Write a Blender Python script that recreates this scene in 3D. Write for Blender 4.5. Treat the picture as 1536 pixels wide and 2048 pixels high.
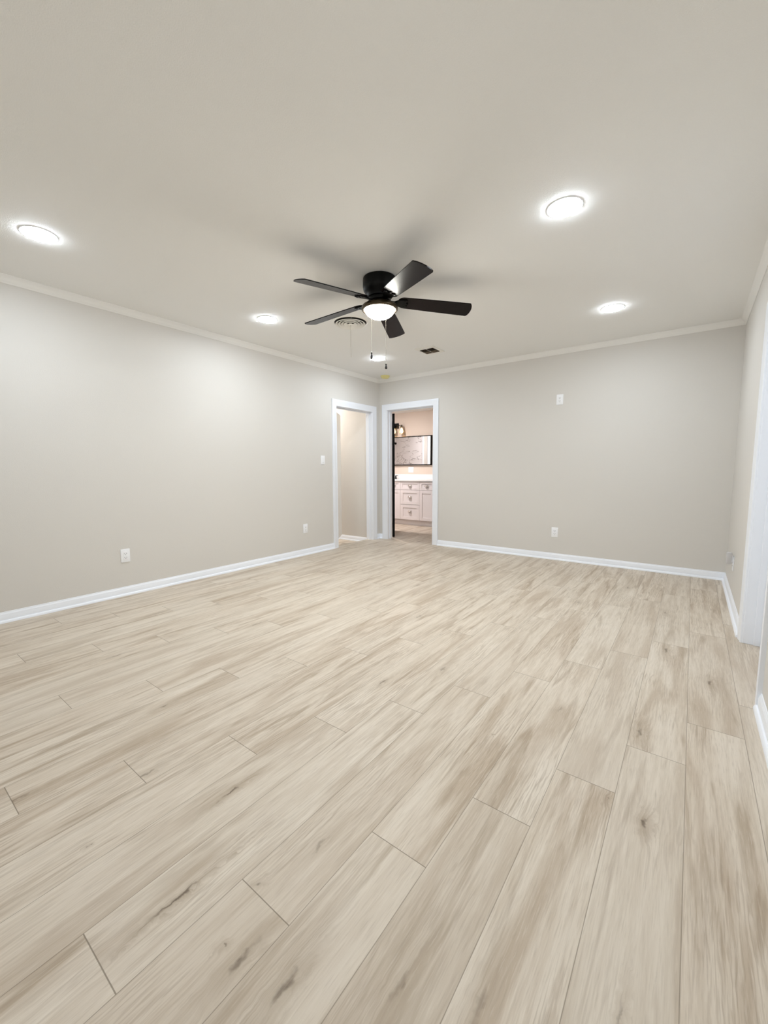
import bpy, bmesh, math, random
from mathutils import Vector, Matrix

for o in list(bpy.data.objects):
    bpy.data.objects.remove(o)
SC = bpy.context.scene
COL = SC.collection
PI = math.pi

# ------------------------------------------------------------------ camera
RIGHT = Vector((0.8001, 0.5999, -0.0041))
UP = Vector((-0.0594, 0.0860, 0.9945))
FWD = Vector((-0.5970, 0.7954, -0.1044))
CAM = Vector((3.9158, -5.1071, 1.0913))
cd = bpy.data.cameras.new('camera')
cd.sensor_fit = 'HORIZONTAL'
cd.sensor_width = 36.0
cd.lens = 820.77 / 1536 * 36.0
cd.clip_start = 0.02
cam = bpy.data.objects.new('camera', cd)
COL.objects.link(cam)
m = Matrix.Identity(4)
r = RIGHT.normalized(); f = FWD.normalized(); u = r.cross(f).normalized(); r = f.cross(u)
for i in range(3):
    m[i][0] = r[i]; m[i][1] = u[i]; m[i][2] = -f[i]; m[i][3] = CAM[i]
cam.matrix_world = m
SC.camera = cam

# ------------------------------------------------------------------ world, exposure, lamp levels
SC.view_settings.view_transform = 'Standard'
SC.view_settings.look = 'None'
SC.view_settings.gamma = 1.0
SC.view_settings.use_curve_mapping = False
SC.view_settings.exposure = 0.22
SC.cycles.max_bounces = 8
SC.cycles.diffuse_bounces = 6
SC.cycles.glossy_bounces = 4
SC.cycles.transmission_bounces = 6
SC.cycles.caustics_reflective = False
SC.cycles.caustics_refractive = False
SC.cycles.use_adaptive_sampling = True
SC.cycles.adaptive_threshold = 0.05
SC.cycles.use_denoising = True
w = bpy.data.worlds.new('world'); SC.world = w; w.use_nodes = True
w.node_tree.nodes['Background'].inputs[0].default_value = (0.8, 0.85, 1, 1)
w.node_tree.nodes['Background'].inputs[1].default_value = 0.5
DOWN = 140.0      # recessed downlights
FANL = 132.0       # fan dome
BULB = 58.0       # bathroom bulbs
BATH_FILL = 500.0      # added unseen fill light in the bathroom ceiling
HALL_FILL = 400.0      # added unseen fill light in the hall ceiling

# ------------------------------------------------------------------ dimensions
W = 4.224         # room width
D = 5.40          # room depth (rear wall at y=-D)
H = 2.44
BH = 2.24         # bathroom ceiling
HF = -0.08        # hall floor
PW = 0.1887; PL = 1.228

# ------------------------------------------------------------------ material helpers
def mat(name, col, rough=0.5, metal=0.0, spec=0.5, bump=None, emit=None, trans=0.0, ior=1.45, coat=0.0):
    M = bpy.data.materials.new(name); M.use_nodes = True
    nt = M.node_tree; p = nt.nodes['Principled BSDF']
    p.inputs['Base Color'].default_value = (*col, 1)
    p.inputs['Roughness'].default_value = rough
    p.inputs['Metallic'].default_value = metal
    p.inputs['Specular IOR Level'].default_value = spec
    p.inputs['IOR'].default_value = ior
    p.inputs['Transmission Weight'].default_value = trans
    p.inputs['Coat Weight'].default_value = coat
    if emit:
        p.inputs['Emission Color'].default_value = (*emit[0], 1)
        p.inputs['Emission Strength'].default_value = emit[1]
    if bump:
        sc, st, det = bump
        tc = nt.nodes.new('ShaderNodeTexCoord')
        nz = nt.nodes.new('ShaderNodeTexNoise'); nz.inputs['Scale'].default_value = sc; nz.inputs['Detail'].default_value = det
        bp = nt.nodes.new('ShaderNodeBump'); bp.inputs['Strength'].default_value = st; bp.inputs['Distance'].default_value = 0.002
        nt.links.new(tc.outputs['Object'], nz.inputs['Vector'])
        nt.links.new(nz.outputs['Fac'], bp.inputs['Height'])
        nt.links.new(bp.outputs['Normal'], p.inputs['Normal'])
    return M

M_WALL = mat('wall_paint', (0.682, 0.660, 0.628), 0.55, spec=0.3, bump=(160, 0.25, 2))
M_BATHW = mat('bathroom_wall_paint', (0.73, 0.635, 0.555), 0.5, spec=0.3, bump=(160, 0.25, 2))
M_CEIL = mat('ceiling_paint', (0.87, 0.87, 0.855), 0.75, spec=0.2, bump=(220, 0.5, 2))
M_TRIM = mat('white_trim_paint', (0.86, 0.89, 0.95), 0.32, bump=(40, 0.05, 2))
M_CROWN = mat('crown_paint', (0.85, 0.842, 0.82), 0.5, bump=(90, 0.05, 2))
M_PLATE = mat('white_plastic', (0.90, 0.91, 0.94), 0.3)
M_SLOT = mat('dark_slot', (0.12, 0.12, 0.13), 0.6)
M_LENS = mat('led_lens', (0.9, 0.9, 0.9), 0.4, emit=((0.84, 0.925, 1.0), DOWN))
M_BLACK = mat('black_metal', (0.003, 0.003, 0.003), 0.45, metal=0.0, spec=0.2, bump=(90, 0.05, 2))
M_BRONZE = mat('bronze_metal', (0.07, 0.05, 0.028), 0.32, metal=0.7)
M_DOME = mat('frosted_dome', (0.9, 0.9, 0.85), 0.4, emit=((1.0, 0.975, 0.89), FANL))
M_CHAIN = mat('chain_metal', (0.35, 0.32, 0.27), 0.35, metal=0.8)
M_FOB = mat('fob_black', (0.015, 0.014, 0.014), 0.25, coat=0.5)
M_DUCT_SHADE = mat('duct_shade_dark', (0.045, 0.038, 0.03), 0.7)  # dark colour stands for the unlit duct and the shade between vent rings
M_VENT = mat('vent_white', (0.84, 0.82, 0.77), 0.45)
M_VENTDK = mat('vent_louvre_bronze', (0.10, 0.075, 0.05), 0.5)
M_SMOKE = mat('aged_yellow_plastic', (0.80, 0.73, 0.33), 0.45)
M_DBLACK = mat('black_door_paint', (0.002, 0.002, 0.002), 0.5, spec=0.15)
M_DOORW = mat('white_door_paint', (0.92, 0.90, 0.86), 0.4)
M_CAB = mat('greige_cabinet_paint', (0.80, 0.755, 0.765), 0.4)
M_CABDK = mat('cabinet_shadow_gap', (0.16, 0.13, 0.12), 0.7)
M_CHROME = mat('polished_nickel', (0.85, 0.82, 0.78), 0.12, metal=1.0)
M_TOP = mat('white_quartz', (0.86, 0.86, 0.87), 0.25)
M_MIRROR = mat('mirror_silver', (0.93, 0.94, 0.94), 0.01, metal=1.0)
M_GLASS = mat('clear_glass', (1, 0.97, 0.92), 0.02, trans=1.0, ior=1.25)
M_BULB = mat('warm_bulb', (1, 0.9, 0.6), 0.4, emit=((1.0, 0.55, 0.19), BULB))
M_BLENS = mat('bathroom_fill_lens', (0.9, 0.9, 0.85), 0.4, emit=((1.0, 0.93, 0.91), BATH_FILL))
M_HLENS = mat('hall_fill_lens', (0.9, 0.9, 0.85), 0.4, emit=((1.0, 0.94, 0.88), HALL_FILL))
M_GREYP = mat('translucent_grey_plastic', (0.72, 0.71, 0.72), 0.35, trans=0.25)

def marble_mat():
    M = mat('veined_marble', (0.9, 0.9, 0.92), 0.15)
    nt = M.node_tree; p = nt.nodes['Principled BSDF']
    tc = nt.nodes.new('ShaderNodeTexCoord')
    n0 = nt.nodes.new('ShaderNodeTexNoise'); n0.inputs['Scale'].default_value = 2.6; n0.inputs['Detail'].default_value = 7
    n0.inputs['Distortion'].default_value = 1.2
    mp = nt.nodes.new('ShaderNodeMapping'); mp.inputs['Rotation'].default_value = (0, 0.7, 0); mp.inputs['Scale'].default_value = (0.7, 1, 1.9)
    nt.links.new(tc.outputs['Object'], mp.inputs['Vector']); nt.links.new(mp.outputs[0], n0.inputs['Vector'])
    s = nt.nodes.new('ShaderNodeMath'); s.operation = 'SUBTRACT'; s.inputs[1].default_value = 0.5
    a = nt.nodes.new('ShaderNodeMath'); a.operation = 'ABSOLUTE'
    nt.links.new(n0.outputs['Fac'], s.inputs[0]); nt.links.new(s.outputs[0], a.inputs[0])
    cr = nt.nodes.new('ShaderNodeValToRGB')
    e = cr.color_ramp.elements
    e[0].position = 0.0; e[0].color = (0.30, 0.29, 0.30, 1)
    e[1].position = 0.015; e[1].color = (0.90, 0.89, 0.92, 1)
    k = cr.color_ramp.elements.new(0.005); k.color = (0.62, 0.60, 0.62, 1)
    nt.links.new(a.outputs[0], cr.inputs['Fac']); nt.links.new(cr.outputs['Color'], p.inputs['Base Color'])
    return M
M_MARBLE = marble_mat()

# dark knots of the floor boards: x, y, half width, half length, darkness
KNOTS = [(3.861, -3.695, .010, .026, 1.0), (3.287, -4.626, .012, .050, .9), (3.170, -4.654, .012, .055, .8),
         (2.723, -4.398, .006, .05, .8), (2.923, -4.679, .006, .10, .9), (2.401, -4.538, .008, .05, .8),
         (3.849, -2.194, .010, .05, .8), (4.048, -2.517, .014, .04, .7), (3.113, -4.664, .006, .008, .6),
         (2.568, -4.762, .005, .006, .6), (3.058, -4.529, .007, .012, .7), (2.012, -4.287, .008, .04, .7),
         (2.703, -3.510, .007, .05, .7), (2.881, -3.201, .009, .06, .5), (3.804, -3.195, .012, .05, .8),
         (3.482, -4.479, .010, .05, .45), (3.319, -3.574, .004, .005, .7), (3.632, -4.408, .012, .06, .4),
         (3.754, -3.667, .007, .012, .5), (2.174, -4.84, .008, .05, .5), (3.864, -4.264, .005, .05, .55),
         (3.496, -3.224, .008, .03, .4), (3.109, -4.35, .008, .06, .35), (3.959, -1.096, .010, .03, .5),
         (3.497, -0.831, .012, .05, .7), (3.808, -1.42, .012, .04, .6), (3.23, -1.55, .012, .04, .5),
         (2.35, -2.6, .012, .05, .4), (1.5, -3.4, .01, .06, .5), (1.25, -4.2, .008, .08, .6), (0.7, -3.7, .01, .08, .6),
         (1.9, -1.9, .01, .05, .5), (1.1, -2.3, .01, .06, .5)]

def floor_mat():
    M = bpy.data.materials.new('greige_oak_planks'); M.use_nodes = True
    nt = M.node_tree; N = nt.nodes; L = nt.links
    p = N['Principled BSDF']
    def node(t, **kw):
        n = N.new(t)
        for k, v in kw.items(): setattr(n, k, v)
        return n
    def math_(op, a, b=None, clamp=False):
        n = node('ShaderNodeMath', operation=op, use_clamp=clamp)
        for i, v in enumerate((a, b)):
            if v is None: continue
            if isinstance(v, (int, float)): n.inputs[i].default_value = v
            else: L.new(v, n.inputs[i])
        return n.outputs[0]
    def maprange(v, a, b, c, d, smooth=True):
        n = node('ShaderNodeMapRange', interpolation_type='SMOOTHSTEP' if smooth else 'LINEAR')
        L.new(v, n.inputs['Value'])
        for k, x in zip(('From Min', 'From Max', 'To Min', 'To Max'), (a, b, c, d)): n.inputs[k].default_value = x
        return n.outputs['Result']
    def mix(fac, a, b, mode='MIX'):
        n = node('ShaderNodeMix', data_type='RGBA', blend_type=mode)
        if isinstance(fac, (int, float)): n.inputs[0].default_value = fac
        else: L.new(fac, n.inputs[0])
        for i, v in ((6, a), (7, b)):
            if isinstance(v, tuple): n.inputs[i].default_value = (*v, 1)
            else: L.new(v, n.inputs[i])
        return n.outputs[2]
    uvg = node('ShaderNodeUVMap', uv_map='grain').outputs[0]
    uvl = node('ShaderNodeUVMap', uv_map='board').outputs[0]
    rnd = node('ShaderNodeAttribute', attribute_name='tone').outputs['Color']
    geo = node('ShaderNodeNewGeometry').outputs['Position']
    # knots
    wob = node('ShaderNodeTexNoise'); wob.inputs['Scale'].default_value = 28; wob.inputs['Detail'].default_value = 3
    L.new(geo, wob.inputs['Vector'])
    wv = node('ShaderNodeVectorMath', operation='SUBTRACT'); L.new(wob.outputs['Color'], wv.inputs[0]); wv.inputs[1].default_value = (.5, .5, .5)
    ws = node('ShaderNodeVectorMath', operation='MULTIPLY'); L.new(wv.outputs[0], ws.inputs[0]); ws.inputs[1].default_value = (.034, .09, 0)
    wp = node('ShaderNodeVectorMath', operation='ADD'); L.new(geo, wp.inputs[0]); L.new(ws.outputs[0], wp.inputs[1])
    core = halo = None
    tone_n = node('ShaderNodeAttribute', attribute_name='tone')
    tsep = node('ShaderNodeSeparateColor'); L.new(tone_n.outputs['Color'], tsep.inputs[0])
    # every board carries up to two knots: centre and half sizes in an attribute, darkness in the tone attribute
    for an, dk in (('knot_a', tsep.outputs[2]), ('knot_b', tone_n.outputs['Alpha'])):
        at = node('ShaderNodeAttribute', attribute_name=an)
        sp_ = node('ShaderNodeSeparateColor'); L.new(at.outputs['Color'], sp_.inputs[0])
        cen = node('ShaderNodeCombineXYZ'); L.new(sp_.outputs[0], cen.inputs[0]); L.new(sp_.outputs[1], cen.inputs[1])
        siz = node('ShaderNodeCombineXYZ'); L.new(sp_.outputs[2], siz.inputs[0]); L.new(at.outputs['Alpha'], siz.inputs[1]); siz.inputs[2].default_value = 1
        flat = node('ShaderNodeVectorMath', operation='MULTIPLY'); L.new(wp.outputs[0], flat.inputs[0]); flat.inputs[1].default_value = (1, 1, 0)
        s = node('ShaderNodeVectorMath', operation='SUBTRACT'); L.new(flat.outputs[0], s.inputs[0]); L.new(cen.outputs[0], s.inputs[1])
        q = node('ShaderNodeVectorMath', operation='DIVIDE'); L.new(s.outputs[0], q.inputs[0]); L.new(siz.outputs[0], q.inputs[1])
        ln = node('ShaderNodeVectorMath', operation='LENGTH'); L.new(q.outputs[0], ln.inputs[0])
        c = math_('MULTIPLY', maprange(ln.outputs['Value'], 0.10, 0.95, 1, 0), dk)
        h = math_('MULTIPLY', maprange(ln.outputs['Value'], 0.2, 4.0, 1, 0), dk)
        core = c if core is None else math_('MAXIMUM', core, c)
        halo = h if halo is None else math_('MAXIMUM', halo, h)
    # grain coordinates, bent round the knots
    hs = node('ShaderNodeCombineXYZ'); L.new(math_('MULTIPLY', halo, 0.018), hs.inputs[0])
    gv = node('ShaderNodeVectorMath', operation='ADD'); L.new(uvg, gv.inputs[0]); L.new(hs.outputs[0], gv.inputs[1])
    def noise(su, sv, detail, rough=0.55, dist=0.0):
        mp = node('ShaderNodeMapping'); L.new(gv.outputs[0], mp.inputs['Vector']); mp.inputs['Scale'].default_value = (su, sv, 1)
        n = node('ShaderNodeTexNoise'); n.inputs['Scale'].default_value = 1; n.inputs['Detail'].default_value = detail
        n.inputs['Roughness'].default_value = rough; n.inputs['Distortion'].default_value = dist
        L.new(mp.outputs[0], n.inputs['Vector']); return n.outputs['Fac']
    fine = noise(260, 13, 3, 0.6)
    dash = noise(150, 8, 2, 0.5)
    mid = noise(46, 2.2, 4, 0.6, 0.5)
    broad = noise(10, 1.1, 3, 0.5, 0.7)
    streak = noise(20, 1.5, 3, 0.55, 0.8)
    patch = noise(5, 2.2, 2, 0.5, 0.5)
    # cathedral arches
    mp = node('ShaderNodeMapping'); L.new(gv.outputs[0], mp.inputs['Vector']); mp.inputs['Scale'].default_value = (1.0, 0.11, 1)
    wt = node('ShaderNodeTexWave', wave_type='BANDS', bands_direction='X')
    wt.inputs['Scale'].default_value = 24; wt.inputs['Distortion'].default_value = 12; wt.inputs['Detail'].default_value = 3
    wt.inputs['Detail Scale'].default_value = 1.5
    L.new(mp.outputs[0], wt.inputs['Vector'])
    arch = maprange(wt.outputs['Fac'], 0.0, 0.40, 1, 0)
    pm = maprange(patch, 0.42, 0.62, 0, 1)
    archm = math_('MULTIPLY', arch, pm)
    c = mix(maprange(mid, 0.35, 0.7, 0, 1), (0.61, 0.535, 0.44), (0.53, 0.453, 0.36))
    c = mix(math_('MULTIPLY', maprange(broad, 0.48, 0.68, 0, 1), 0.70), c, (0.385, 0.300, 0.215))
    c = mix(math_('MULTIPLY', maprange(streak, 0.53, 0.70, 0, 1), 0.72), c, (0.300, 0.225, 0.15))
    c = mix(math_('MULTIPLY', maprange(broad, 0.46, 0.28, 0, 1), 0.35), c, (0.68, 0.62, 0.53))
    c = mix(math_('MULTIPLY', archm, 0.40), c, (0.33, 0.255, 0.18))
    dm = math_('MULTIPLY', maprange(dash, 0.52, 0.68, 0, 1), math_('ADD', math_('MULTIPLY', pm, 0.30), 0.14))
    c = mix(dm, c, (0.30, 0.235, 0.17))
    c = mix(math_('MULTIPLY', maprange(fine, 0.52, 0.70, 0, 1), 0.30), c, (0.30, 0.24, 0.18))
    c = mix(math_('MULTIPLY', maprange(fine, 0.48, 0.32, 0, 1), 0.22), c, (0.72, 0.66, 0.57))
    tn = node('ShaderNodeSeparateColor'); L.new(rnd, tn.inputs[0])
    c = mix(math_('MULTIPLY', tn.outputs[0], 0.30), c, (0.46, 0.385, 0.30))
    c = mix(math_('MULTIPLY', tn.outputs[1], 0.18), c, (0.66, 0.62, 0.54))
    c = mix(math_('MULTIPLY', halo, 0.50), c, (0.27, 0.20, 0.13))
    core = math_('MULTIPLY', core, maprange(mid, 0.30, 0.56, 0.55, 1.0))
    c = mix(math_('MULTIPLY', core, 0.85), c, (0.07, 0.047, 0.03))
    # seams
    sp = node('ShaderNodeSeparateXYZ'); L.new(uvl, sp.inputs[0])
    def edge(v, full, wd):
        a = math_('MINIMUM', v, math_('SUBTRACT', full, v))
        return maprange(a, wd * 0.6, wd * 1.2, 1, 0)
    seam = math_('MAXIMUM', math_('MULTIPLY', edge(sp.outputs[0], PW, 0.0011), 0.8), edge(sp.outputs[1], PL, 0.0014))
    c = mix(math_('MULTIPLY', seam, 0.75), c, (0.17, 0.135, 0.095))
    c = mix(1.0, c, (1.09, 1.10, 1.13), 'MULTIPLY')
    L.new(c, p.inputs['Base Color'])
    p.inputs['Specular IOR Level'].default_value = 0.25
    rg = maprange(mid, 0.3, 0.7, 0.40, 0.52); L.new(rg, p.inputs['Roughness'])
    hb = math_('SUBTRACT', math_('MULTIPLY', fine, 0.15), math_('MULTIPLY', seam, 0.9))
    b = node('ShaderNodeBump'); b.inputs['Strength'].default_value = 0.35; b.inputs['Distance'].default_value = 0.0015
    L.new(hb, b.inputs['Height']); L.new(b.outputs['Normal'], p.inputs['Normal'])
    return M
M_FLOOR = floor_mat()

# ------------------------------------------------------------------ mesh helpers
def box(bm, x0, y0, z0, x1, y1, z1, bev=0.0, seg=2, mat_i=0):
    r_ = bmesh.ops.create_cube(bm, size=1.0)
    vs = r_['verts']
    for v in vs:
        v.co = Vector((x0 + (v.co.x + .5) * (x1 - x0), y0 + (v.co.y + .5) * (y1 - y0), z0 + (v.co.z + .5) * (z1 - z0)))
    fs = {fc for v in vs for fc in v.link_faces}
    for fc in fs: fc.material_index = mat_i
    if bev > 0:
        es = list({e for v in vs for e in v.link_edges})
        bmesh.ops.bevel(bm, geom=es, offset=bev, segments=seg, affect='EDGES', profile=0.5)
    return vs

def lathe(bm, prof, cx=0, cy=0, n=40, cap0=True, cap1=True, mat_i=0):
    rings = []
    for rr, z in prof:
        if rr < 1e-6:
            rings.append([bm.verts.new((cx, cy, z))])
        else:
            rings.append([bm.verts.new((cx + rr * math.cos(2 * PI * k / n), cy + rr * math.sin(2 * PI * k / n), z)) for k in range(n)])
    for a, b in zip(rings, rings[1:]):
        for k in range(n):
            k2 = (k + 1) % n
            if len(a) == 1 and len(b) == 1: continue
            if len(a) == 1: f_ = bm.faces.new((a[0], b[k], b[k2]))
            elif len(b) == 1: f_ = bm.faces.new((a[k], b[0], a[k2]))
            else: f_ = bm.faces.new((a[k], b[k], b[k2], a[k2]))
            f_.material_index = mat_i
    if cap0 and len(rings[0]) > 1: bm.faces.new(rings[0]).material_index = mat_i
    if cap1 and len(rings[-1]) > 1: bm.faces.new(rings[-1]).material_index = mat_i

def tube(bm, pts, rad, n=10, closed=False):
    pts = [Vector(q) for q in pts]
    rings = []
    for i, q in enumerate(pts):
        a = pts[max(i - 1, 0)]; b = pts[min(i + 1, len(pts) - 1)]
        d = (b - a).normalized()
        ref = Vector((0, 0, 1)) if abs(d.z) < .9 else Vector((1, 0, 0))
        s = d.cross(ref).normalized(); t = s.cross(d)
        rr = rad[i] if isinstance(rad, (list, tuple)) else rad
        rings.append([bm.verts.new(q + rr * (math.cos(2 * PI * k / n) * s + math.sin(2 * PI * k / n) * t)) for k in range(n)])
    for a, b in zip(rings, rings[1:]):
        for k in range(n):
            bm.faces.new((a[k], a[(k + 1) % n], b[(k + 1) % n], b[k]))
    bm.faces.new(rings[0]); bm.faces.new(rings[-1])

def sphere(bm, c, rx, ry=None, rz=None, u_=16, v_=10):
    r_ = bmesh.ops.create_uvsphere(bm, u_segments=u_, v_segments=v_, radius=1)
    ry = ry or rx; rz = rz or rx
    for v in r_['verts']: v.co = Vector((c[0] + v.co.x * rx, c[1] + v.co.y * ry, c[2] + v.co.z * rz))

def prism(bm, outline, z0, z1):
    a = [bm.verts.new((x, y, z0)) for x, y in outline]; b = [bm.verts.new((x, y, z1)) for x, y in outline]
    n = len(a)
    for k in range(n): bm.faces.new((a[k], a[(k + 1) % n], b[(k + 1) % n], b[k]))
    bm.faces.new(a); bm.faces.new(b)

def obj(name, bm, mats, parent=None, smooth=None, xf=None):
    if xf is not None: bmesh.ops.transform(bm, matrix=xf, verts=bm.verts)
    bmesh.ops.recalc_face_normals(bm, faces=bm.faces)
    me = bpy.data.meshes.new(name); bm.to_mesh(me); bm.free()
    for mm in (mats if isinstance(mats, (list, tuple)) else [mats]): me.materials.append(mm)
    if smooth is not None:
        me.set_sharp_from_angle(angle=math.radians(smooth))
        for pg in me.polygons: pg.use_smooth = True
    o = bpy.data.objects.new(name, me); COL.objects.link(o)
    if parent: o.parent = parent
    return o

def struct(name, bm, mats, parent=None, label=None, smooth=None, cat=None, xf=None):
    o = obj(name, bm, mats, parent, smooth, xf)
    if parent is None:
        o['kind'] = 'structure'
        o['label'] = label or name; o['category'] = cat or name.split('_')[0]
    return o

def thing(name, label, cat, loc=(0, 0, 0), rotz=0.0, group=None):
    o = bpy.data.objects.new(name, None); COL.objects.link(o)
    o.empty_display_size = 0.05
    o.location = loc; o.rotation_euler = (0, 0, rotz); o['label'] = label; o['category'] = cat
    if group: o['group'] = group
    return o

def dup(root, loc, rotz, label, group=None):
    r_ = root.copy(); COL.objects.link(r_); r_.location = loc; r_.rotation_euler = (0, 0, rotz); r_['label'] = label
    if group: r_['group'] = group
    for ch in list(root.children):
        c = ch.copy(); COL.objects.link(c); c.parent = r_
        for g in list(ch.children):
            d = g.copy(); COL.objects.link(d); d.parent = c
    return r_

NEW = bmesh.new

# ------------------------------------------------------------------ floor
def plank_field(bm, rects, z, seed=3):
    uvg = bm.loops.layers.uv.new('grain'); uvl = bm.loops.layers.uv.new('board')
    tone = bm.loops.layers.float_color.new('tone')
    kla = bm.loops.layers.float_color.new('knot_a'); klb = bm.loops.layers.float_color.new('knot_b')
    X0 = 3.958
    for (rx0, ry0, rx1, ry1) in rects:
        k0 = math.floor((X0 - rx1) / PW) - 1; k1 = math.ceil((X0 - rx0) / PW) + 1
        for k in range(k0, k1):
            xb = X0 - PW * k; xa = xb - PW
            a = max(xa, rx0); b = min(xb, rx1)
            if b - a < 1e-4: continue
            off = -3.317 - 0.3025 * (k % 4)
            j0 = math.floor((ry0 - off) / PL)
            for j in range(j0, j0 + 9):
                ya = off + j * PL; yb = ya + PL
                c = max(ya, ry0); d = min(yb, ry1)
                if d - c < 1e-4: continue
                rg = random.Random(k * 131 + j * 17 + seed)
                ou, ov = rg.uniform(0, 40), rg.uniform(0, 40); t0, t1 = rg.random(), rg.random()
                vs = [bm.verts.new((x, y, z)) for x, y in ((a, c), (b, c), (b, d), (a, d))]
                f_ = bm.faces.new(vs)
                kn = sorted((q for q in KNOTS if a <= q[0] < b and c <= q[1] < d and z == 0.0), key=lambda q: -q[4])[:2]
                kn += [(0, 0, 1, 1, 0)] * (2 - len(kn))
                for lp in f_.loops:
                    lp[kla] = kn[0][:4]; lp[klb] = kn[1][:4]
                    uu = lp.vert.co.x - xa; vv = lp.vert.co.y - ya
                    lp[uvg].uv = (uu + ou, vv + ov); lp[uvl].uv = (uu, vv); lp[tone] = (t0 ** 2, t1 ** 2, kn[0][4], kn[1][4])

bm = NEW()
plank_field(bm, [(-0.10, -D - .05, 4.36, 0.13), (-3.15, 0.13, 1.35, 2.15)], 0.0)
box(bm, -0.10, -D - .05, -0.12, 4.36, 0.13, -0.0015)
box(bm, -3.15, 0.13, -0.12, 1.35, 2.15, -0.0015)
struct('floor', bm, M_FLOOR, label='light greige wood plank floor of the empty room')
bm = NEW()
plank_field(bm, [(-1.7, -3.1, -0.10, 0.0)], HF, 9)
box(bm, -1.7, -3.1, -0.2, -0.10, 0.0, HF - 0.0015)
struct('floor_hall', bm, M_FLOOR, label='plank floor of the hall beyond the left doorway, one step lower')

# ------------------------------------------------------------------ walls
LO0, LO1, LOH = -0.955, -0.185, 1.933      # left doorway (y range, height)
BO0, BO1, BOH = 0.156, 0.948, 1.965        # bathroom doorway (x range)
RO0, RO1, ROH = -2.59, -1.795, 1.965       # closet doorway in right wall
J = 0.02                                   # jamb thickness
bm = NEW()
box(bm, -0.12, -D - .12, -0.12, 0, LO0 - J, H); box(bm, -0.12, LO1 + J, -0.12, 0, 0.0, H); box(bm, -0.12, LO0 - J, LOH + J, 0, LO1 + J, H)
struct('wall_left', bm, M_WALL, label='beige wall on the left with a white framed doorway at its far end')
bm = NEW()
box(bm, -3.15, 0, -0.12, BO0 - J, 0.12, H); box(bm, BO1 + J, 0, -0.12, W + .25, 0.12, H); box(bm, BO0 - J, 0, BOH + J, BO1 + J, 0.12, H)
struct('wall_back', bm, M_WALL, label='beige far wall with the bathroom doorway at its left end')
bm = NEW()
box(bm, W, -D - .12, -0.12, W + .12, RO0 - J, H); box(bm, W, RO1 + J, -0.12, W + .12, 0.0, H); box(bm, W, RO0 - J, ROH + J, W + .12, RO1 + J, H)
struct('wall_right', bm, M_WALL, label='beige wall along the right edge with a closet doorway')
bm = NEW(); box(bm, 0, -D - .12, -0.12, W, -D, H)
struct('wall_rear', bm, M_WALL, label='beige wall behind the camera')
bm = NEW(); box(bm, -0.12, -D - .12, H, W + .12, 0.0, H + .08)
struct('ceiling', bm, M_CEIL, label='off-white textured ceiling of the room')
# hall
bm = NEW(); box(bm, -1.7, -0.07, HF - .1, -0.12, 0.0, H)
struct('wall_hall_end', bm, M_WALL, label='beige hall wall seen through the left doorway')
bm = NEW(); box(bm, -1.8, -3.1, HF - .1, -1.7, 0.0, H); box(bm, -1.8, -3.2, HF - .1, -0.12, -3.1, H)
struct('wall_hall_side', bm, M_WALL, label='beige hall wall out of sight beyond the left doorway')
bm = NEW(); box(bm, -1.8, -3.2, H, -0.12, 0.0, H + .08)
struct('ceiling_hall', bm, M_CEIL, label='off-white hall ceiling')
# bathroom
BY = 2.05
bm = NEW(); box(bm, -3.15, BY, -0.12, 1.35, BY + .1, BH)
struct('wall_bathroom_back', bm, M_BATHW, label='warm lit bathroom wall behind the vanity')
bm = NEW(); box(bm, 1.25, 0.12, -0.12, 1.35, BY, BH)
struct('wall_bathroom_right', bm, M_BATHW, label='bathroom wall right of the vanity')
bm = NEW(); box(bm, -3.15, 0.12, -0.12, -3.05, BY, BH)
struct('wall_bathroom_left', bm, M_BATHW, label='bathroom wall left of the shower')
bm = NEW(); box(bm, -3.15, 0.12, BH, 1.35, BY + .1, BH + .08)
struct('ceiling_bathroom', bm, M_CEIL, label='lower bathroom ceiling')
bm = NEW(); box(bm, -3.05, 0.12, 0, -1.62, 0.14, BH)
struct('wall_shower', bm, M_MARBLE, label='white marble shower wall with dark veins, seen in the bathroom mirror')
bm = NEW(); box(bm, -1.62, 0.12, 0, -1.585, 0.15, BH, .003); box(bm, -1.47, 0.12, 0, -1.40, 0.138, 2.0, .003)
struct('trim_shower', bm, M_TRIM, label='white vertical trim beside the marble shower wall')

# ------------------------------------------------------------------ trim
BASE = [(0, 0), (.027, 0), (.0265, .006), (.024, .013), (.019, .018), (.0125, .0195), (.012, .052), (.0105, .055), (.0105, .059), (.0085, .062), (.0075, .067), (.0045, .0705), (.004, .076), (.002, .0775), (0, .0775)]
CROWN = [(0, -.052), (.004, -.052), (.007, -.046), (.012, -.042), (.017, -.030), (.026, -.018), (.034, -.012), (.037, -.006), (.04, -.005), (.04, 0), (0, 0)]
def run(bm, p0, p1, nrm, prof, z, m0=0.0, m1=0.0):
    p0 = Vector((p0[0], p0[1], 0)); p1 = Vector((p1[0], p1[1], 0)); nv = Vector((nrm[0], nrm[1], 0)); d = (p1 - p0).normalized()
    A = [bm.verts.new(p0 + nv * t + d * (t * m0) + Vector((0, 0, z + h))) for t, h in prof]
    B = [bm.verts.new(p1 + nv * t - d * (t * m1) + Vector((0, 0, z + h))) for t, h in prof]
    n = len(A)
    for k in range(n): bm.faces.new((A[k], A[(k + 1) % n], B[(k + 1) % n], B[k]))
    bm.faces.new(A); bm.faces.new(B)
CW = 0.094
bm = NEW(); run(bm, (0, -D), (0, LO0 - CW), (1, 0), BASE, 0, 1, 0); run(bm, (0, LO1 + CW), (0, 0), (1, 0), BASE, 0, 0, 1)
struct('baseboard_left', bm, M_TRIM, label='white baseboard along the left wall', smooth=30)
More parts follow.
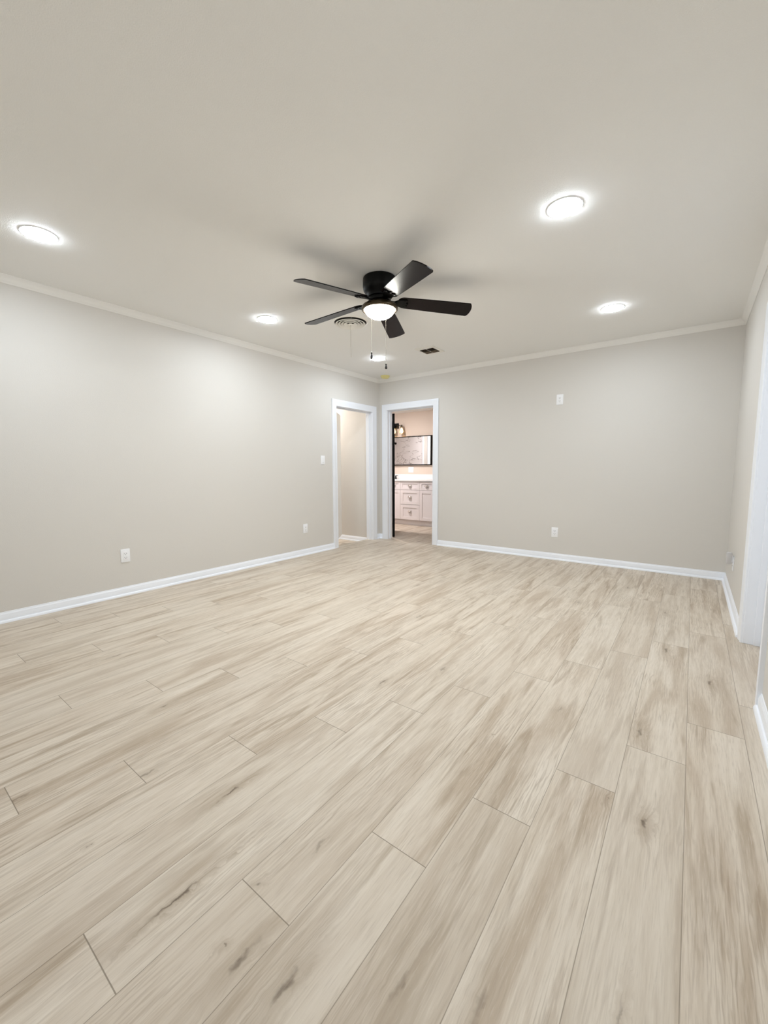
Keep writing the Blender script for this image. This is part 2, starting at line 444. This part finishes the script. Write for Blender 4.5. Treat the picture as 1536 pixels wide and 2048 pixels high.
bm = NEW(); run(bm, (0, 0), (BO0 - CW, 0), (0, -1), BASE, 0, 1, 0); run(bm, (BO1 + CW, 0), (W, 0), (0, -1), BASE, 0, 0, 1)
struct('baseboard_back', bm, M_TRIM, label='white baseboard along the far wall', smooth=30)
bm = NEW(); run(bm, (W, 0), (W, RO1 + CW), (-1, 0), BASE, 0, 1, 0); run(bm, (W, RO0 - CW), (W, -D), (-1, 0), BASE, 0, 0, 1)
struct('baseboard_right', bm, M_TRIM, label='white baseboard along the right wall', smooth=30)
bm = NEW(); run(bm, (0, -D), (W, -D), (0, 1), BASE, 0, 1, 1)
struct('baseboard_rear', bm, M_TRIM, label='white baseboard behind the camera', smooth=30)
bm = NEW(); run(bm, (-1.7, -0.07), (-0.12, -0.07), (0, -1), BASE, HF, 0, 0)
struct('baseboard_hall', bm, M_TRIM, label='white baseboard of the hall wall seen through the left doorway', smooth=30)
bm = NEW()
run(bm, (0, -D), (0, 0), (1, 0), CROWN, H, 1, 1); run(bm, (0, 0), (W, 0), (0, -1), CROWN, H, 1, 1)
run(bm, (W, 0), (W, -D), (-1, 0), CROWN, H, 1, 1); run(bm, (0, -D), (W, -D), (0, 1), CROWN, H, 1, 1)
struct('trim_crown', bm, M_CROWN, label='narrow off-white crown moulding round the top of the walls', smooth=35)

CAS = [(.006, 0), (.006, .009), (.010, .012), (.018, .013), (.022, .0105), (.030, .0115), (.060, .0165), (.078, .019), (.090, .019), (.100, .017), (.100, 0)]
CAS = [(o * CW / .100, t) for o, t in CAS]
def casing(bm, a0, a1, h, z0, tf):
    cols = []
    for o, t in CAS:
        cols.append([bm.verts.new(tf(a, t, z)) for a, z in ((a0 - o, z0), (a0 - o, h + o), (a1 + o, h + o), (a1 + o, z0))])
    for A, B in zip(cols, cols[1:] + cols[:1]):
        for k in range(3): bm.faces.new((A[k], A[k + 1], B[k + 1], B[k]))
    bm.faces.new([c[0] for c in cols]); bm.faces.new([c[3] for c in cols])
def jambs(bm, a0, a1, h, z0, depth, tf):
    def bx(p, q, lo, hi, d0=0.0, d1=depth):
        A = tf(p, -d0, lo); B = tf(q, -d1, hi)
        box(bm, min(A[0], B[0]), min(A[1], B[1]), min(A[2], B[2]), max(A[0], B[0]), max(A[1], B[1]), max(A[2], B[2]), .0015, 1)
    bx(a0 - J, a0, z0, h + J); bx(a1, a1 + J, z0, h + J); bx(a0, a1, h, h + J)
def stops(bm, a0, a1, h, z0, d0, d1, tf):
    def bx(p, q, lo, hi):
        A = tf(p, -d0, lo); B = tf(q, -d1, hi)
        box(bm, min(A[0], B[0]), min(A[1], B[1]), min(A[2], B[2]), max(A[0], B[0]), max(A[1], B[1]), max(A[2], B[2]), .002, 1)
    bx(a0, a0 + .011, z0, h); bx(a1 - .011, a1, z0, h); bx(a0 + .011, a1 - .011, h - .011, h)
TL = lambda a, t, z: (t, a, z)
TB = lambda a, t, z: (a, -t, z)
TR = lambda a, t, z: (W - t, a, z)
for nm, (a0, a1, h), tf, lab in (('trim_hall_doorway', (LO0, LO1, LOH), TL, 'white door casing round the doorway in the left wall'),
                                 ('trim_bathroom_doorway', (BO0, BO1, BOH), TB, 'white door casing round the bathroom doorway in the far wall'),
                                 ('trim_closet_doorway', (RO0, RO1, ROH), TR, 'white door casing round the closet doorway in the right wall')):
    bm = NEW(); casing(bm, a0, a1, h, 0, tf)
    c = struct(nm, bm, M_TRIM, label=lab, smooth=30)
    bm = NEW(); jambs(bm, a0, a1, h, 0 if nm != 'trim_hall_doorway' else HF, 0.12, tf)
    obj('jamb', bm, M_TRIM, c)
    bm = NEW(); stops(bm, a0, a1, h, 0.0 if nm != 'trim_hall_doorway' else HF, 0.05, 0.082, tf)
    obj('door_stop', bm, M_TRIM, c)

def lever(bm, side=1):
    # rose and lever on the face at local y=0, pointing along local -x
    for s in (1,):
        lathe(bm, [(0.0, 0), (.026, 0), (.027, .004), (.024, .009), (.010, .011), (.010, .045), (0, .047)], n=20)
    tube(bm, [(0, 0, .040), (-.03, 0, .042), (-.11, 0, .040)], [.009, .008, .007], 10)
def leaf(name, hinge, ang, width, z0, z1, th, M, MH, label, handles=True):
    root = thing(name, label, 'door', (hinge[0], hinge[1], 0), ang)
    root['kind'] = 'structure'
    bm = NEW(); box(bm, 0, -th, z0, width, 0, z1, .002, 1)
    obj('leaf', bm, M, root)
    for s in ((0, 1) if handles else ()):
        bm = NEW(); lever(bm)
        xf = Matrix.Translation((width - .065, 0 if s else -th, .95)) @ Matrix.Rotation(-PI / 2 if s else PI / 2, 4, 'X')
        obj('handle', bm, MH, root, 40, xf)
    for zz in (z0 + .18, (z0 + z1) / 2, z1 - .18):
        bm = NEW(); lathe(bm, [(.006, zz - .045), (.006, zz + .045)], 0.0, .004, 12)
        obj('hinge', bm, MH, root, 40)
    return root
# bathroom door: hinged on the left jamb, standing open along the line of sight
leaf('door_1', (0.128, 0.165), math.radians(129.5), 0.76, 0.012, 1.945, 0.036, M_DBLACK, M_BLACK,
     'black bathroom door standing open, seen edge-on at the left jamb of the bathroom doorway')
# hall door: hinged on the near jamb, standing open into the hall
leaf('door_2', (-0.135, -0.955), math.radians(124.0), 0.755, 0.045, 1.925, 0.036, M_DOORW, M_BLACK,
     'white door standing open into the hall beyond the left doorway', False)
# closet door, closed at the back of its frame
bm = NEW(); box(bm, W + .084, RO0 + .003, 0.012, W + .119, RO1 - .003, ROH - .004, .002, 1)
o = struct('door_3', bm, M_TRIM, label='white closet door in the doorway of the right wall', cat='door')
bm = NEW(); lever(bm)
obj('handle', bm, M_BLACK, o, 40, Matrix.Translation((W + .084, RO0 + .07, .95)) @ Matrix.Rotation(-PI / 2, 4, 'Y') @ Matrix.Rotation(-PI / 2, 4, 'Z'))

# ------------------------------------------------------------------ recessed downlights
def make_downlight(name, label, lens_mat, z, r_out=0.090, r_in=0.083):
    t = thing(name, label, 'ceiling light', (0, 0, z))
    bm = NEW(); lathe(bm, [(r_out, 0.0), (r_out, -.002), (r_out - .005, -.0035), (r_in + .003, -.0045), (r_in, -.0045), (r_in, 0.0)], n=48, cap0=False, cap1=False)
    obj('trim_ring', bm, M_PLATE, t, 40)
    bm = NEW(); lathe(bm, [(r_in, -.001), (r_in, -.0048), (r_in * .97, -.0075), (r_in * .86, -.0098), (r_in * .6, -.0116), (0, -.0122)], n=40, cap0=True)
    obj('lens', bm, lens_mat, t, 60)
    return t
DL = [(0.83, -4.285, 'round white downlight near the left edge, close to the left wall'),
      (0.755, -2.64, 'round white downlight left of the ceiling fan'),
      (0.738, -0.985, 'round white downlight in the far corner, behind the fan pull chains'),
      (3.300, -2.712, 'large round white downlight right of and nearer than the fan'),
      (3.288, -1.028, 'round white downlight at the far right of the ceiling'),
      (3.300, -4.34, 'round white downlight overhead, above the top of the frame')]
d0 = None
for x, y, lab in DL:
    if d0 is None:
        d0 = make_downlight('downlight', lab, M_LENS, H); d0.location = (x, y, H); d0['group'] = 'downlights in the ceiling'
    else:
        dup(d0, (x, y, H), 0, lab)
b = make_downlight('bathroom_fill_light', 'added warm fill light in the bathroom ceiling, out of sight above the doorway', M_BLENS, BH); b.location = (-0.85, 0.74, BH)  # unseen lamp, added to brighten the vanity fronts
h = make_downlight('hall_fill_light', 'added fill light in the hall ceiling, out of sight beyond the left doorway', M_HLENS, H); h.location = (-1.35, -0.42, H)  # unseen lamp, added and placed to light the hall wall evenly

# ------------------------------------------------------------------ ceiling fan
FX, FY = 2.048, -2.660
fan = thing('ceiling_fan', 'black five-blade hugger ceiling fan with a lit frosted dome light', 'ceiling fan', (FX, FY, H))
bm = NEW()
lathe(bm, [(.112, 0), (.117, -.004), (.1195, -.020), (.1195, -.062), (.116, -.082), (.106, -.098), (.096, -.108), (.090, -.118), (.087, -.132), (0, -.134)], n=56)
obj('motor_housing', bm, M_BLACK, fan, 40)
bm = NEW()
lathe(bm, [(0, -.133), (.078, -.134), (.080, -.140), (.080, -.158), (.070, -.163), (0, -.164)], n=48)
obj('flywheel', bm, M_BLACK, fan, 40)
bm = NEW()
lathe(bm, [(0, -.163), (.060, -.164), (.072, -.167), (.088, -.171), (.108, -.180), (.124, -.190), (.129, -.198), (.131, -.206), (.130, -.214), (.125, -.219), (.116, -.220), (.1105, -.216), (.1105, -.205), (0, -.200)], n=64)
obj('light_kit_pan', bm, M_BRONZE, fan, 40)
bm = NEW()
lathe(bm, [(.1095, -.206)] + [(.1095 * math.cos(a), -.2065 - .070 * math.sin(a)) for a in [i * PI / 2 / 12 for i in range(0, 12)]] + [(0, -.2765)], n=48, cap0=True)
obj('glass_dome', bm, M_DOME, fan, 60)
def blade_outline():
    L0, L1, w0, w1 = .128, .655, .058, .071
    pts = []
    for i in range(0, 13):           # rounded root
        a = PI / 2 + PI * i / 12
        pts.append((L0 + .05 + .05 * math.cos(a), w0 * math.sin(a)))
    for x, wv in ((.35, .064), (.50, .068)): pts.append((x, -wv))
    pts.append((L1 - .010, -w1)); pts.append((L1 - .003, -w1 + .003))
    for i in range(1, 8):
        s = -1 + 2 * i / 8
        pts.append((L1 + .014 * (1 - s * s), s * (w1 - .004)))
    pts.append((L1 - .003, w1 - .003)); pts.append((L1 - .010, w1))
    for x, wv in ((.50, .068), (.35, .064)): pts.append((x, wv))
    return pts
M_BLADE = None
def blade_mat():
    M = mat('blade_dark_wood', (0.006, 0.004, 0.004), 0.27, spec=0.15)
    nt = M.node_tree; p = nt.nodes['Principled BSDF']
    tc = nt.nodes.new('ShaderNodeTexCoord'); mp = nt.nodes.new('ShaderNodeMapping'); mp.inputs['Scale'].default_value = (4, 90, 4)
    nz = nt.nodes.new('ShaderNodeTexNoise'); nz.inputs['Scale'].default_value = 1; nz.inputs['Detail'].default_value = 3
    cr = nt.nodes.new('ShaderNodeValToRGB'); cr.color_ramp.elements[0].color = (0.0035, 0.0022, 0.0024, 1); cr.color_ramp.elements[1].color = (0.009, 0.0058, 0.006, 1)
    nt.links.new(tc.outputs['Object'], mp.inputs[0]); nt.links.new(mp.outputs[0], nz.inputs['Vector']); nt.links.new(nz.outputs['Fac'], cr.inputs[0]); nt.links.new(cr.outputs[0], p.inputs['Base Color'])
    return M
M_BLADE = blade_mat()
PITCH = math.radians(-13.5); DROOP = math.radians(4.0)
for i in range(5):
    ang = math.radians(-102.0 - 72 * i)
    # local frame: x outwards; pitched round x, drooping
    base = Matrix.Translation((0, 0, -.150)) @ Matrix.Rotation(ang, 4, 'Z') @ Matrix.Rotation(DROOP, 4, 'Y')
    pit = base @ Matrix.Rotation(PITCH, 4, 'X')
    bm = NEW(); prism(bm, blade_outline(), -.003, .003)
    bl = obj('blade', bm, M_BLADE, fan); bl.matrix_local = pit
    bm = NEW()
    prism(bm, [(.066, -.018), (.105, -.013), (.140, -.036), (.190, -.042), (.200, -.032), (.185, -.012), (.205, 0), (.185, .012), (.200, .032), (.190, .042), (.140, .036), (.105, .013), (.066, .018)], -.010, -.0035)
    for sx, sy in ((.180, -.030), (.180, .030), (.175, 0)):
        lathe(bm, [(.006, -.010), (.005, -.0125), (0, -.013)], sx, sy, 10, cap0=False)
    obj('blade_iron', bm, M_BLACK, bl, 30)
def chain(px, py, z1, zf0, zf1):
    bm = NEW(); tube(bm, [(px, py, -.190), (px, py, z1)], .0011, 6)
    z = -.215
    while z > z1:
        sphere(bm, (px, py, z), .0017, u_=6, v_=4); z -= .012
    c = obj('pull_chain', bm, M_CHAIN, fan)
    bm = NEW()
    lathe(bm, [(0, zf0), (.003, zf0 - .001), (.0065, zf0 - .008), (.0050, zf0 - .014), (.0040, zf0 - .018), (.0075, zf0 - .026), (.0085, zf1 + .006), (.005, zf1), (0, zf1 - .001)], px, py, 14)
    obj('fob', bm, M_FOB, c, 50)
chain(.020, -.122, 1.902 - H, 1.905 - H, 1.855 - H)
chain(.104, -.066, 1.825 - H, 1.827 - H, 1.787 - H)

# ------------------------------------------------------------------ vents and detector
v = thing('round_air_vent', 'round white ceiling vent of concentric rings with a thin hanging cord', 'air vent', (1.305, -2.132, H))
bm = NEW(); lathe(bm, [(0, -.0005), (.148, -.0005), (.148, -.003), (0, -.003)], n=48)
obj('duct_opening', bm, M_DUCT_SHADE, v)
bm = NEW(); lathe(bm, [(.164, 0), (.165, -.002), (.158, -.006), (.149, -.008), (.147, -.004), (.147, 0)], n=56, cap0=False, cap1=False)
obj('flange', bm, M_VENT, v, 50)
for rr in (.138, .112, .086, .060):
    bm = NEW(); lathe(bm, [(rr - .019, -.0050), (rr - .003, -.0190)], n=56, cap0=False, cap1=False, mat_i=1)  # upper ring faces painted dark for the shade between the rings
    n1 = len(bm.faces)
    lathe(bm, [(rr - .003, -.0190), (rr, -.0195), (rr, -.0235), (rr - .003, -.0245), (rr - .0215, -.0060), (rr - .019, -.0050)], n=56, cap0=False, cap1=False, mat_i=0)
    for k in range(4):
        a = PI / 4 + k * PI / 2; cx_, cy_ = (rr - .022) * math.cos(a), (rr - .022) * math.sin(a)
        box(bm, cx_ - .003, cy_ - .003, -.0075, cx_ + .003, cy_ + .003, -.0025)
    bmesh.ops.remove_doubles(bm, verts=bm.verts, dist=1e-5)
    obj('ring', bm, [M_VENT, M_DUCT_SHADE], v, 50)
bm = NEW(); lathe(bm, [(0, -.006), (.008, -.008), (.023, -.022), (.020, -.026), (0, -.027)], n=24); box(bm, -.003, -.003, -.012, .003, .003, -.003)
obj('hub', bm, M_VENT, v, 40)
bm = NEW(); tube(bm, [(0, 0, -.026), (.001, 0, -.2), (.003, .001, -.315)], .0012, 6)
obj('cord', bm, M_CHAIN, v)

v = thing('square_air_vent', 'square white ceiling vent with dark louvres, right of the fan', 'air vent', (1.425, -0.905, H))
bm = NEW()
for x0, y0, x1, y1 in ((-.115, -.140, .115, -.083), (-.115, .083, .115, .140), (-.115, -.083, -.088, .083), (.088, -.083, .115, .083)):
    box(bm, x0, y0, -.009, x1, y1, 0.0)
bmesh.ops.remove_doubles(bm, verts=bm.verts, dist=1e-5)
obj('frame', bm, M_VENT, v)
bm = NEW(); box(bm, -.088, -.083, -.0025, .088, .083, -.0005)
obj('duct_opening', bm, M_DUCT_SHADE, v)
for k in range(7):
    bm = NEW(); box(bm, -.0865, -.010, -.0008, .0865, .010, .0008)
    yk = -.066 + k * .022
    obj('louvre', bm, M_VENTDK, v, None, Matrix.Translation((0, yk, -.010)) @ Matrix.Rotation(math.radians(35 if k < 4 else -35), 4, 'X'))
bm = NEW(); box(bm, -.004, -.083, -.013, .004, .083, -.006, .001, 1)
obj('cross_bar', bm, M_VENT, v)

v = thing('smoke_detector', 'aged yellow round smoke detector on the ceiling by the far corner', 'smoke detector', (0.240, -0.168, H))
bm = NEW(); lathe(bm, [(.066, 0), (.067, -.010), (.060, -.013), (0, -.013)], n=40)
obj('base', bm, M_SMOKE, v, 40)
bm = NEW(); lathe(bm, [(.058, -.0135), (.060, -.020), (.052, -.032), (.030, -.036), (0, -.037)], n=40, cap0=True)
obj('cover', bm, M_SMOKE, v, 40)
bm = NEW(); lathe(bm, [(.010, -.036), (.010, -.0395), (0, -.040)], .018, .012, 16)
obj('test_button', bm, M_SMOKE, v, 40)

# ------------------------------------------------------------------ outlets and switches (face -y locally)
def plate(bm, wd, ht, th=.006):
    box(bm, -wd / 2, -th, -ht / 2, wd / 2, 0, ht / 2, .0028, 2)
def make_outlet(label, group='wall outlets'):
    t = thing('wall_outlet', label, 'outlet', (0, 0, 0), 0, group)
    bm = NEW(); plate(bm, .074, .117)
    obj('plate', bm, M_PLATE, t, 40)
    bm = NEW(); box(bm, -.0168, -.0085, -.0335, .0168, -.005, .0335, .001, 1)
    rc = obj('receptacle', bm, M_PLATE, t)
    bm = NEW()
    for zc in (.017, -.017):
        box(bm, -.0085, -.0092, zc - .003, -.0062, -.0080, zc + .007); box(bm, .0062, -.0092, zc - .003, .0085, -.0080, zc + .006)
    for zc in (.017, -.017): box(bm, -.0025, -.0092, zc - .0115, .0025, -.0080, zc - .0065, .001, 1)
    obj('socket_slots', bm, M_SLOT, rc)
    return t
OUT = [(0.0, -3.648, .350, -PI / 2, 'white wall outlet low on the left wall, nearest the left edge'),
       (0.0, -1.564, .340, -PI / 2, 'white wall outlet low on the left wall, beside the doorway'),
       (2.633, 0.0, 1.880, 0, 'white wall outlet high on the far wall'),
       (2.634, 0.0, .330, 0, 'white wall outlet low on the far wall'),
       (W, -0.772, .310, PI / 2, 'white wall outlet low on the right wall, seen edge-on with a grey unit plugged in')]
# local -y faces the room: left wall faces +x -> rotate +90deg
ROT = {0: PI / 2, 1: PI / 2, 2: 0, 3: 0, 4: -PI / 2}
first = None
for i, (x, y, z, _, lab) in enumerate(OUT):
    if first is None:
        first = make_outlet(lab); first.location = (x, y, z); first.rotation_euler = (0, 0, ROT[i])
    else:
        dup(first, (x, y, z), ROT[i], lab)
t = thing('plug_in_night_light', 'small translucent grey unit plugged into the outlet on the right wall', 'night light', (W - .0095, -0.772, .352), -PI / 2)
bm = NEW(); box(bm, -.026, -.040, -.046, .026, -.006, .050, .005, 2)
obj('housing', bm, M_GREYP, t, 40)
bm = NEW(); box(bm, -.020, -.006, -.030, .020, 0.0, .030, .001, 1)
obj('plug', bm, M_PLATE, t)

t = thing('light_switch', 'white rocker light switch on the left wall beside the doorway', 'light switch', (0, -1.231, 1.210), PI / 2)
bm = NEW(); plate(bm, .074, .117); obj('plate', bm, M_PLATE, t, 40)
bm = NEW(); box(bm, -.0168, -.0085, -.0335, .0168, -.005, .0335, .001, 1)
bmesh.ops.rotate(bm, cent=(0, -.007, 0), matrix=Matrix.Rotation(math.radians(2), 3, 'X'), verts=bm.verts)
obj('rocker', bm, M_PLATE, t)
bm = NEW(); box(bm, -.004, -.0095, -.031, .004, -.0075, -.027); obj('indicator', bm, M_SLOT, t)

t = thing('double_switch_plate', 'white double switch plate on the bathroom wall under the mirror', 'light switch', (-0.753, BY, 1.072), 0)
bm = NEW(); plate(bm, .128, .117); obj('plate', bm, M_PLATE, t, 40)
for sx in (-.023, .023):
    bm = NEW(); box(bm, sx - .0168, -.0085, -.0335, sx + .0168, -.005, .0335, .001, 1); obj('rocker', bm, M_PLATE, t)

# ------------------------------------------------------------------ vanity
VF = 1.50; VX0, VX1 = -1.39, 0.104
van = thing('vanity_cabinet', 'greige shaker bathroom vanity with drawers, doors and nickel pulls', 'cabinet', ((VX0 + VX1) / 2, VF, 0))
OX = (VX0 + VX1) / 2; OY = VF
T_ = Matrix.Translation((-OX, -OY, 0))
bm = NEW(); box(bm, VX0, VF + .022, .105, VX1, BY - .004, .853, .001, 1)
obj('body', bm, M_CABDK, van, None, T_)
bm = NEW(); box(bm, VX0 + .01, VF + .06, 0, VX1 - .0, BY - .004, .105); obj('toe_kick', bm, M_CAB, van, None, T_)
bm = NEW(); box(bm, VX1 - .018, VF + .004, .105, VX1 + .002, BY - .004, .854, .001, 1); obj('side_panel', bm, M_CAB, van, None, T_)
def shaker(bm, x0, x1, z0, z1, rail=.05):
    y0, y1 = VF, VF + .021
    for a, b_, c, d in ((x0, x0 + rail, z0, z1), (x1 - rail, x1, z0, z1), (x0 + rail, x1 - rail, z0, z0 + rail), (x0 + rail, x1 - rail, z1 - rail, z1)):
        box(bm, a, y0, c, b_, y1, d, .0012, 1)
    box(bm, x0 + rail - .002, y0 + .009, z0 + rail - .002, x1 - rail + .002, y1, z1 - rail + .002)
def cup_pull(cx, cz, parent):
    bm = NEW()
    n = 14; rows = []
    for i in range(9):
        t_ = i / 8 * PI / 2            # from the wall rim to the front lip
        row = []
        for k in range(n + 1):
            a = PI * k / n
            rx = .040 * math.cos(a); 
            row.append(bm.verts.new((cx + rx, VF - .004 - .026 * math.sin(a) * math.sin(t_), cz + .022 * math.sin(a) * math.cos(t_) - .004)))
        rows.append(row)
    for A, B in zip(rows, rows[1:]):
        for k in range(n): bm.faces.new((A[k], A[k + 1], B[k + 1], B[k]))
    bmesh.ops.remove_doubles(bm, verts=bm.verts, dist=1e-5)
    g = bmesh.ops.solidify(bm, geom=list(bm.faces), thickness=.002)
    sphere(bm, (cx, VF - .010, cz), .012, .010, .010, 12, 8)
    box(bm, cx - .040, VF - .004, cz + .010, cx + .040, VF, cz + .020, .001, 1)
    obj('pull', bm, M_CHROME, parent, 50, T_)
G = .0035
cols = [(-1.39, -.947), (-.947, -.641), (-.641, -.202), (-.202, .104)]
Z0, Z1, Z2, Z3, Z4 = .108, .401, .406, .684, .851
def front(kind, x0, x1, z0, z1, rail, px, pz):
    bm = NEW(); shaker(bm, x0 + G / 2, x1 - G / 2, z0 + G / 2, z1 - G / 2, rail)
    o = obj(kind, bm, M_CAB, van, None, T_)
    if px is not None: cup_pull(px, pz, o)
for i, (x0, x1) in enumerate(cols):
    cx = (x0 + x1) / 2
    front('drawer', x0, x1, .688, Z4, .045, cx, .764)
    if i == 2:
        front('drawer', x0, x1, .405, .686, .058, cx, .548)
        front('drawer', x0, x1, Z0, .402, .058, cx, .268)
    elif i == 0:
        front('door', x0, cx, Z0, .686, .055, cx - .05, .60); front('door', cx, x1, Z0, .686, .055, None, None)
    else:
        front('door', x0, x1, Z0, .686, .058, None, None)

top = thing('vanity_countertop', 'white quartz vanity countertop over the greige drawers', 'countertop', (OX, OY, .855))
T2 = Matrix.Translation((-OX, -OY, -.855))
bm = NEW(); box(bm, VX0 - .01, VF - .02, .855, VX1 + .012, BY - .003, .880, .002, 2); obj('slab', bm, M_TOP, top, None, T2)
bm = NEW(); box(bm, VX0 - .01, BY - .02, .8805, VX1 + .012, BY - .003, .979, .002, 2); o = obj('backsplash', bm, M_TOP, None, None, Matrix.Translation((-OX, -BY, -.8805)))
o.location = (OX, BY, .8805); o['label'] = 'low white quartz backsplash along the wall behind the vanity countertop'; o['category'] = 'backsplash'
bm = NEW()
lathe(bm, [(.17, .8805), (.175, .8825), (.168, .8825), (.160, .8805)], -1.21, 1.76, 40, cap0=False, cap1=False)
bmesh.ops.scale(bm, vec=(1.25, .85, 1), space=Matrix.Translation((1.21, -1.76, 0)), verts=bm.verts)
obj('sink_rim', bm, M_TOP, top, 50, T2)

fau = thing('faucet', 'matte black widespread bathroom faucet on the vanity top', 'faucet', (-1.180, 1.965, .8832))
bm = NEW(); lathe(bm, [(.026, 0), (.026, .005), (.016, .010), (.013, .04), (.012, .12), (0, .125)], n=20)
tube(bm, [(0, 0, .11), (0, -.02, .128), (0, -.06, .132), (0, -.10, .120), (0, -.115, .100)], [.012, .012, .011, .0105, .010], 12)
obj('spout', bm, M_BLACK, fau, 40)
for s in (-1, 1):
    bm = NEW(); lathe(bm, [(.024, 0), (.024, .005), (.019, .012), (.013, .045), (.0125, .066), (0, .070)], s * .102, 0, 18)
    tube(bm, [(s * .092, 0, .066), (s * .13, -.004, .068), (s * .165, -.010, .068)], [.0065, .006, .005], 8)
    obj('handle', bm, M_BLACK, fau, 40)

mir = thing('wall_mirror', 'wide black framed mirror above the bathroom vanity', 'mirror', (-1.0, BY, 1.164))
MX0, MX1, MZ0, MZ1, FR = -1.745, -.253, 1.163, 1.752, .016
T3 = Matrix.Translation((1.0, -BY, -1.164))
bm = NEW()
for a, b_, c, d in ((MX0, MX0 + FR, MZ0, MZ1), (MX1 - FR, MX1, MZ0, MZ1), (MX0 + FR, MX1 - FR, MZ0, MZ0 + FR), (MX0 + FR, MX1 - FR, MZ1 - FR, MZ1)):
    box(bm, a, BY - .045, c, b_, BY, d)
bmesh.ops.remove_doubles(bm, verts=bm.verts, dist=1e-5)
obj('frame', bm, M_DBLACK, mir, None, T3)
bm = NEW(); box(bm, MX0 + FR, BY - .034, MZ0 + FR, MX1 - FR, BY - .003, MZ1 - FR); obj('glass', bm, M_MIRROR, mir, None, T3)

lt = thing('vanity_light', 'black three-bulb vanity light with clear glass shades above the mirror', 'wall light', (-1.12, BY, 1.98))
bm = NEW(); box(bm, -.065, -.028, -.055, .065, 0, .055, .004, 2); obj('backplate', bm, M_BLACK, lt, 40)
bm = NEW(); tube(bm, [(-.21, -.085, 0), (.21, -.085, 0)], .006, 10); tube(bm, [(0, -.02, 0), (0, -.085, 0)], .008, 10); obj('arm_bar', bm, M_BLACK, lt, 40)
for sx in (-.19, 0, .19):
    bm = NEW(); lathe(bm, [(0, .012), (.010, .010), (.012, -.012), (.024, -.022), (.026, -.045), (.020, -.050), (0, -.050)], sx, -.085, 20); s = obj('socket', bm, M_BRONZE, lt, 40)
    bm = NEW(); lathe(bm, [(.022, -.040), (.034, -.060), (.046, -.110), (.050, -.165), (.048, -.180), (.0455, -.180), (.0475, -.165), (.0435, -.110), (.032, -.062), (.020, -.042)], sx, -.085, 28, cap0=False, cap1=False); obj('glass_shade', bm, M_GLASS, s, 60)
    bm = NEW(); lathe(bm, [(0, -.050), (.012, -.052), (.013, -.068), (.024, -.095), (.030, -.120), (.026, -.145), (.014, -.158), (0, -.161)], sx, -.085, 20); obj('bulb', bm, M_BULB, s, 60)

sh = thing('shower_head', 'black shower head on the marble wall, seen in the bathroom mirror', 'shower head', (-2.44, 0.14, 1.76))
bm = NEW(); lathe(bm, [(.03, 0), (.03, .006), (.012, .010), (0, .010)], n=18)
obj('escutcheon', bm, M_BLACK, sh, 40, Matrix.Rotation(-PI / 2, 4, 'X'))
bm = NEW(); tube(bm, [(0, 0, 0), (0, .06, .02), (0, .11, .005), (0, .13, -.03)], .010, 10); obj('arm', bm, M_BLACK, sh, 40)
bm = NEW(); lathe(bm, [(.012, .02), (.018, 0), (.055, -.015), (.058, -.03), (0, -.032)], n=24); obj('head', bm, M_BLACK, sh, 40, Matrix.Translation((0, .135, -.04)) @ Matrix.Rotation(math.radians(25), 4, 'X'))
